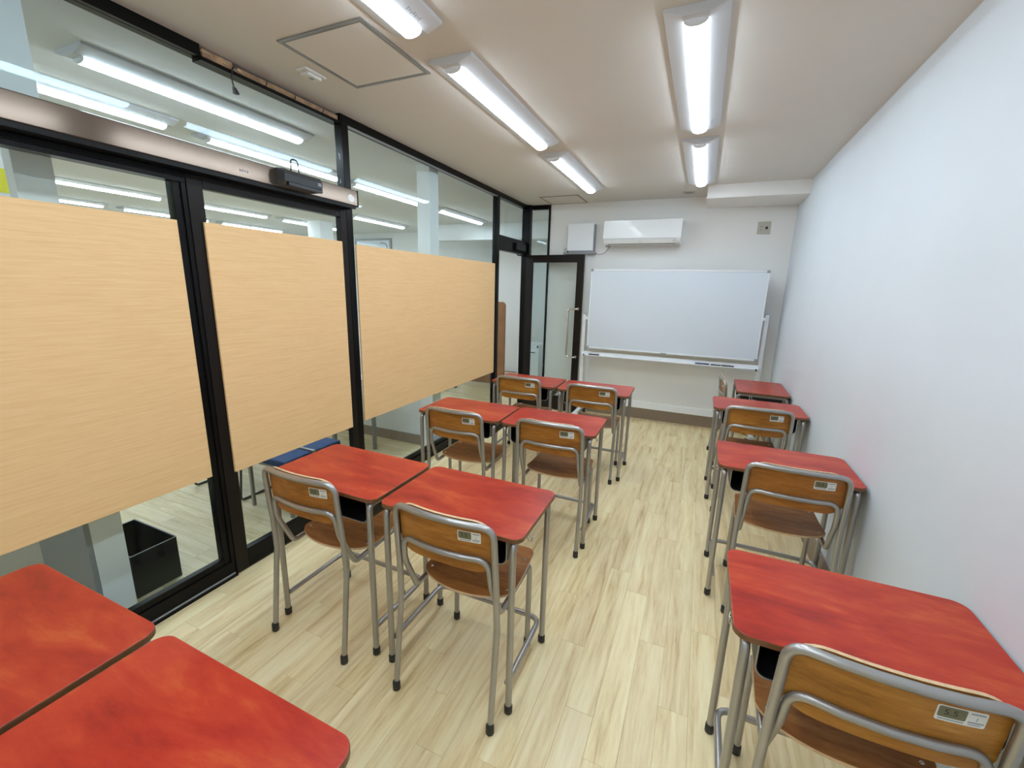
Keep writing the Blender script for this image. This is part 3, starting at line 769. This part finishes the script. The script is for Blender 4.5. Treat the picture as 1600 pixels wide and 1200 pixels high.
    for (vs, fs), ox, oz, mi in ((TXT55, cx - .017, cz + .0035, 2), (TXTJ, cx + .025, cz + .002, 2)):
        mb.add([on_back(ox + p.x, oz + p.y, .0008) for p in vs], fs, mi)
    me = bpy.data.meshes.new('size_label'); me.from_pydata(mb.v, [], mb.f)
    for q in ('label_white', 'label_dark', 'label_ink', 'label_grey'): me.materials.append(M[q])
    me.polygons.foreach_set('material_index', mb.m); me.update()
    sl = obj('size_label', me, bk); sl['label'] = 'white size label reading 5.5'
    return t
CHAIRS = [  # rear-foot centre x, y, angle, label
    (.730, .988, 0.0, 'plywood chair at the desk beside the sliding door, second row'),
    (1.4125, .985, 0.0, 'plywood chair at the aisle desk in the second row from the camera'),
    (.797, 2.070, .01, 'plywood chair at the glass-side desk in the third row'),
    (1.412, 2.115, .01, 'plywood chair at the aisle desk in the third row'),
    (.765, 3.190, .01, 'plywood chair at the last glass-side desk by the hinged door'),
    (1.402, 3.190, .012, 'plywood chair at the last aisle desk before the whiteboard'),
    (2.600, .865, 0.0, 'plywood chair at the bottom right corner, nearest the camera'),
    (2.614, 2.005, 0.0, 'plywood chair at the second desk along the right wall'),
    (2.575, 3.085, .03, 'plywood chair at the third desk along the right wall'),
]
cp = chair_proto()
for i, (x, y, a, lab) in enumerate(CHAIRS):
    if i == 0:
        cp.location = (x, y, 0); cp.rotation_euler = (0, 0, a); cp['label'] = lab
    else:
        copy_thing(cp, (x, y, 0), a, lab)
copy_thing(cp, (2.366, 4.232, 0), math.radians(-86), 'plywood chair turned sideways at the far right corner desk')

# ------------------------------------------------------------------ outer room beyond the glass
OX0, OY1 = -6.9, 7.20
OZ = .45
fo = MB().box(OX0, -.0605, Y0, OY1, -0.06, -.006).box(-.0605, .60, L + .11, OY1, -0.06, -.006).box(-.0605, .2955, L + .0005, L + .11, -.06, -.006).box(-.06, -.0005, Y0, L, -.06, -.0005).build('floor_outer', 'subfloor')
tag(fo, 'greyish oak plank floor of the outer room beyond the glass', 'floor', kind='structure')
mb = MB(); rs = random.Random(3)
y = Y0; row = 0
po = []
while y < OY1 - .01:
    x = OX0 - rs.random() * .9
    while x < .6:
        a, b = max(x, OX0), min(x + .915, (-.061 if y < L + .11 else .60))
        if b - a > .03 and y + .11 <= OY1: po.append((a, b, y, min(y + .11, OY1)))
        x += .915
    y += .11; row += 1
near = sorted(po, key=lambda q: -q[1] + abs((q[2]) - 2.2) * .35)
for q in near[:110]:
    o = obj('plank', MB().box(q[0] + .0006, q[1] - .0006, q[2] + .0006, q[3] - .0006, -.006, 0).data('plank', ['floor_oak_outer']), fo)
mb = MB()
for q in near[110:]: mb.box(q[0] + .0006, q[1] - .0006, q[2] + .0006, q[3] - .0006, -.006, 0)
tag(mb.build('far_planks', 'floor_oak_outer', fo), kind='stuff')
tag(MB().box(OX0, -.0605, Y0 - .1, OY1 + .1, H, H + .08).box(-.0605, .60, L + .1005, OY1 + .1, H, H + .08).build('ceiling_outer', 'ceiling_outer_paper'), 'ceiling of the outer room with rows of lights', 'ceiling', kind='structure')
tag(MB().box(OX0, .60, OY1, OY1 + .1, -.06, H).build('wall_outer_back', 'outer_wall'), 'white far wall of the outer room', 'wall', kind='structure')
tag(MB().box(OX0 - .1, OX0, Y0 - .1, OY1 + .1, -.06, H).build('wall_outer_left', 'outer_wall'), 'white far left wall of the outer room', 'wall', kind='structure')
tag(MB().box(OX0, -.0605, Y0 - .1, Y0, -.06, H).build('wall_outer_front', 'outer_wall'), 'white near end wall of the outer room', 'wall', kind='structure')
tag(MB().box(.60, .70, L + .1005, OY1, -.06, H).build('wall_outer_right', 'outer_wall'), 'white end wall of the passage behind the sidelight', 'wall', kind='structure')
tag(MB().box(-2.25, .5995, 6.45, 6.62, 2.30, H - .0005).build('trim_3', 'outer_wall'), 'white ceiling beam crossing the outer room behind the slim pillar', 'beam', kind='structure')

def single(name, mats, lab, cat, mb, kind=None): return tag(mb.build(name, mats), lab, cat, kind=kind)
# slim pillar and low partition behind the wide bay
single('trim_4', 'pillar_white', 'slim white pillar right behind the wide glass bay', 'pillar', MB().box(-.235, -.105, 3.20, 3.335, 0, H - .0005), 'structure')
lpn = thing('low_partition', (-.9, 3.26, 0), 'low white partition wall behind the third-row glass-side desk', 'partition')
part(lpn, 'panel', 'outer_wall', (-1.75, -.2355, 3.225, 3.30, 0, 1.45))
part(lpn, 'base_strip', 'taupe', (-1.75, -.2355, 3.2150, 3.2245, 0, .10))
single('trim_5', 'outer_wall', 'white column standing far back in the outer room', 'pillar', MB().box(-4.13, -3.85, 5.50, 5.78, 0, H - .0005), 'structure')
single('trim_6', 'pillar_white', 'narrow white pillar right behind the left glass bay', 'pillar', MB().box(-.262, -.200, .700, .812, 0, H - .0005), 'structure')
sp = thing('shade_screen', (-.46, .755, 0), 'low screen at the narrow pillar, its grey standing in for the shaded pillar face', 'partition')
part(sp, 'panel', 'grey_plastic', (-.68, -.2003, .680, .6993, 0, 1.15))  # dark grey sheet paints the shade on the pillar's near face
part(sp, 'top_cap', 'alu_trim', (-.68, -.2003, .678, .6995, 1.1505, 1.17))
# black bin
bn = thing('waste_bin', (-.445, .94, 0), 'black open square bin on the floor behind the glass', 'bin')
mb = MB(); t_ = .006
x0, x1, y0, y1, hh = -.635, -.255, .838, 1.040, .232
mb.box(x0, x1, y0, y1, .0, .01).box(x0, x0 + t_, y0, y1, .01, hh).box(x1 - t_, x1, y0, y1, .01, hh).box(x0 + t_, x1 - t_, y0, y0 + t_, .01, hh).box(x0 + t_, x1 - t_, y1 - t_, y1, .01, hh)
mb.build('body', 'bin_black', bn, world=True)
mb = MB(); r_ = .0022
for a, b in (((x0, y0), (x1, y0)), ((x1, y0), (x1, y1)), ((x1, y1), (x0, y1)), ((x0, y1), (x0, y0))): mb.tube([(a[0], a[1], hh), (b[0], b[1], hh)], r_, seg=6)
mb.build('rim', 'grey_plastic', bn, world=True)
# sled chair and blue bench behind the sliding door
bc = thing('sled_chair', (-1.0, 1.93, 0), 'chair on thin black sled runners behind the sliding door', 'chair')
part(bc, 'seat', 'chair_blue', (-1.235, -.765, 1.70, 2.14, .420, .455), bevel=.012)
for x in (-1.262, -.738):
    MB().tube([(x * .985, 1.74, .430), (x, 1.70, .009), (x, 2.17, .009), (x * .985, 2.12, .430)], .008, fillet=.03, seg=8).build('runner', 'cable_black', bc, world=True)
part(bc, 'cross_rod', 'cable_black', (-1.255, -.745, 1.744, 1.756, .400, .412), (-1.255, -.745, 2.10, 2.112, .400, .412))
MB().tube([(-1.20, 2.13, .44), (-1.20, 2.22, .55), (-1.20, 2.25, .86), (-.80, 2.25, .86), (-.80, 2.22, .55), (-.80, 2.13, .44)], .009, fillet=.04, seg=8).build('back_tube', 'cable_black', bc, world=True)
part(bc, 'back_pad', 'chair_blue', (-1.17, -.83, 2.205, 2.235, .60, .83), bevel=.008)
bq = thing('blue_bench', (-.42, 1.89, 0), 'low blue padded bench tucked close behind the sliding door', 'bench')
part(bq, 'pad', 'chair_blue', (-.66, -.185, 1.655, 1.868, .375, .425), bevel=.012)
part(bq, 'pad', 'chair_blue', (-.66, -.185, 1.897, 2.125, .375, .425), bevel=.012)
part(bq, 'divider', 'alu_trim', (-.66, -.180, 1.872, 1.893, .36, .430))
part(bq, 'frame', 'alu_trim', (-.64, -.21, 1.68, 2.10, .350, .3745))
for x in (-.62, -.24):
    for y in (1.70, 2.06): part(bq, 'leg', 'alu_trim', (x, x + .02, y, y + .02, 0, .350))
# tables of the outer room
def table(name, x0, x1, y0, y1, lab, leg):
    t = thing(name, ((x0 + x1) / 2, (y0 + y1) / 2, 0), lab, 'table', 'tables of the outer room')
    part(t, 'tabletop', 'table_white', (x0, x1, y0, y1, .69, .715), bevel=.003)
    for x in (x0 + .03, x1 - .03):
        for y in (y0 + .03, y1 - .03):
            part(t, 'leg', leg, (x - .014, x + .014, y - .014, y + .014, 0, .69))
    part(t, 'apron', leg, (x0 + .05, x1 - .05, y0 + .02, y0 + .04, .64, .69))
    return t
table('meeting_table', -1.75, -.56, 2.42, 2.96, 'white table with slim dark legs behind the wide bay', 'alu_trim')
table('meeting_table', -2.3, -1.22, 5.02, 5.55, 'white table on black legs beyond the slim pillar', 'cable_black')
# framed board on the far wall
fb = thing('framed_board', (-4.2, OY1 - .02, 1.5), 'grey framed white board hung on the far wall of the outer room', 'board')
part(fb, 'panel', 'board_white', (-4.64, -3.79, OY1 - .022, OY1 - .0005, 1.55, 2.415))
part(fb, 'frame', 'alu_trim', (-4.68, -3.75, OY1 - .03, OY1 - .0005, 2.415, 2.45), (-4.68, -3.75, OY1 - .03, OY1 - .0005, 1.51, 1.55), (-4.68, -4.64, OY1 - .03, OY1 - .0005, 1.55, 2.415), (-3.79, -3.75, OY1 - .03, OY1 - .0005, 1.55, 2.415))
MB().tube([(-4.02, OY1 - .026, 2.36), (-3.90, OY1 - .026, 2.36), (-3.85, OY1 - .026, 2.30), (-3.84, OY1 - .026, 2.10)], .008, fillet=.05, seg=6).build('drawn_line', 'grey_plastic', fb, world=True)
# yellow notice and its panel at the far left
yn = thing('notice_panel', (-1.05, .93, 0), 'white standing panel with a yellow sheet at the left picture edge', 'panel')
part(yn, 'panel', 'outer_wall', (-1.06, -1.005, .30, .958, 0, 2.15))
part(yn, 'yellow_sheet', 'poster_yellow', (-1.0048, -1.0035, .40, .950, 1.935, 2.046))
# brown board and white cabinet in the passage
bbn = MB(); bbn.prism(rounded(-1.30, -.645, .02, 1.325, .06, 6), 'y', 5.98, 6.02)
single('brown_panel', 'brown_board', 'brown board with rounded corners leaning in the passage beyond the door', 'board', bbn)
dsp = thing('white_cabinet', (-.24, 6.18, 0), 'white machine with rounded top seen through the corner sidelight', 'machine')
part(dsp, 'body', 'white_plastic', (-.42, -.068, 6.0, 6.35, 0, .62), bevel=.008)
MB().prism([(-.41, .6205), (-.08, .6205), (-.085, .665), (-.11, .695), (-.16, .705), (-.33, .705), (-.40, .68)], 'y', 6.01, 6.34).build('lid', 'white_plastic', dsp, world=True)
part(dsp, 'slot', 'dark_hole', (-.21, -.13, 5.996, 5.9995, .575, .588))
part(dsp, 'grip', 'dark_hole', (-.105, -.085, 6.004, 6.0095, .655, .690))
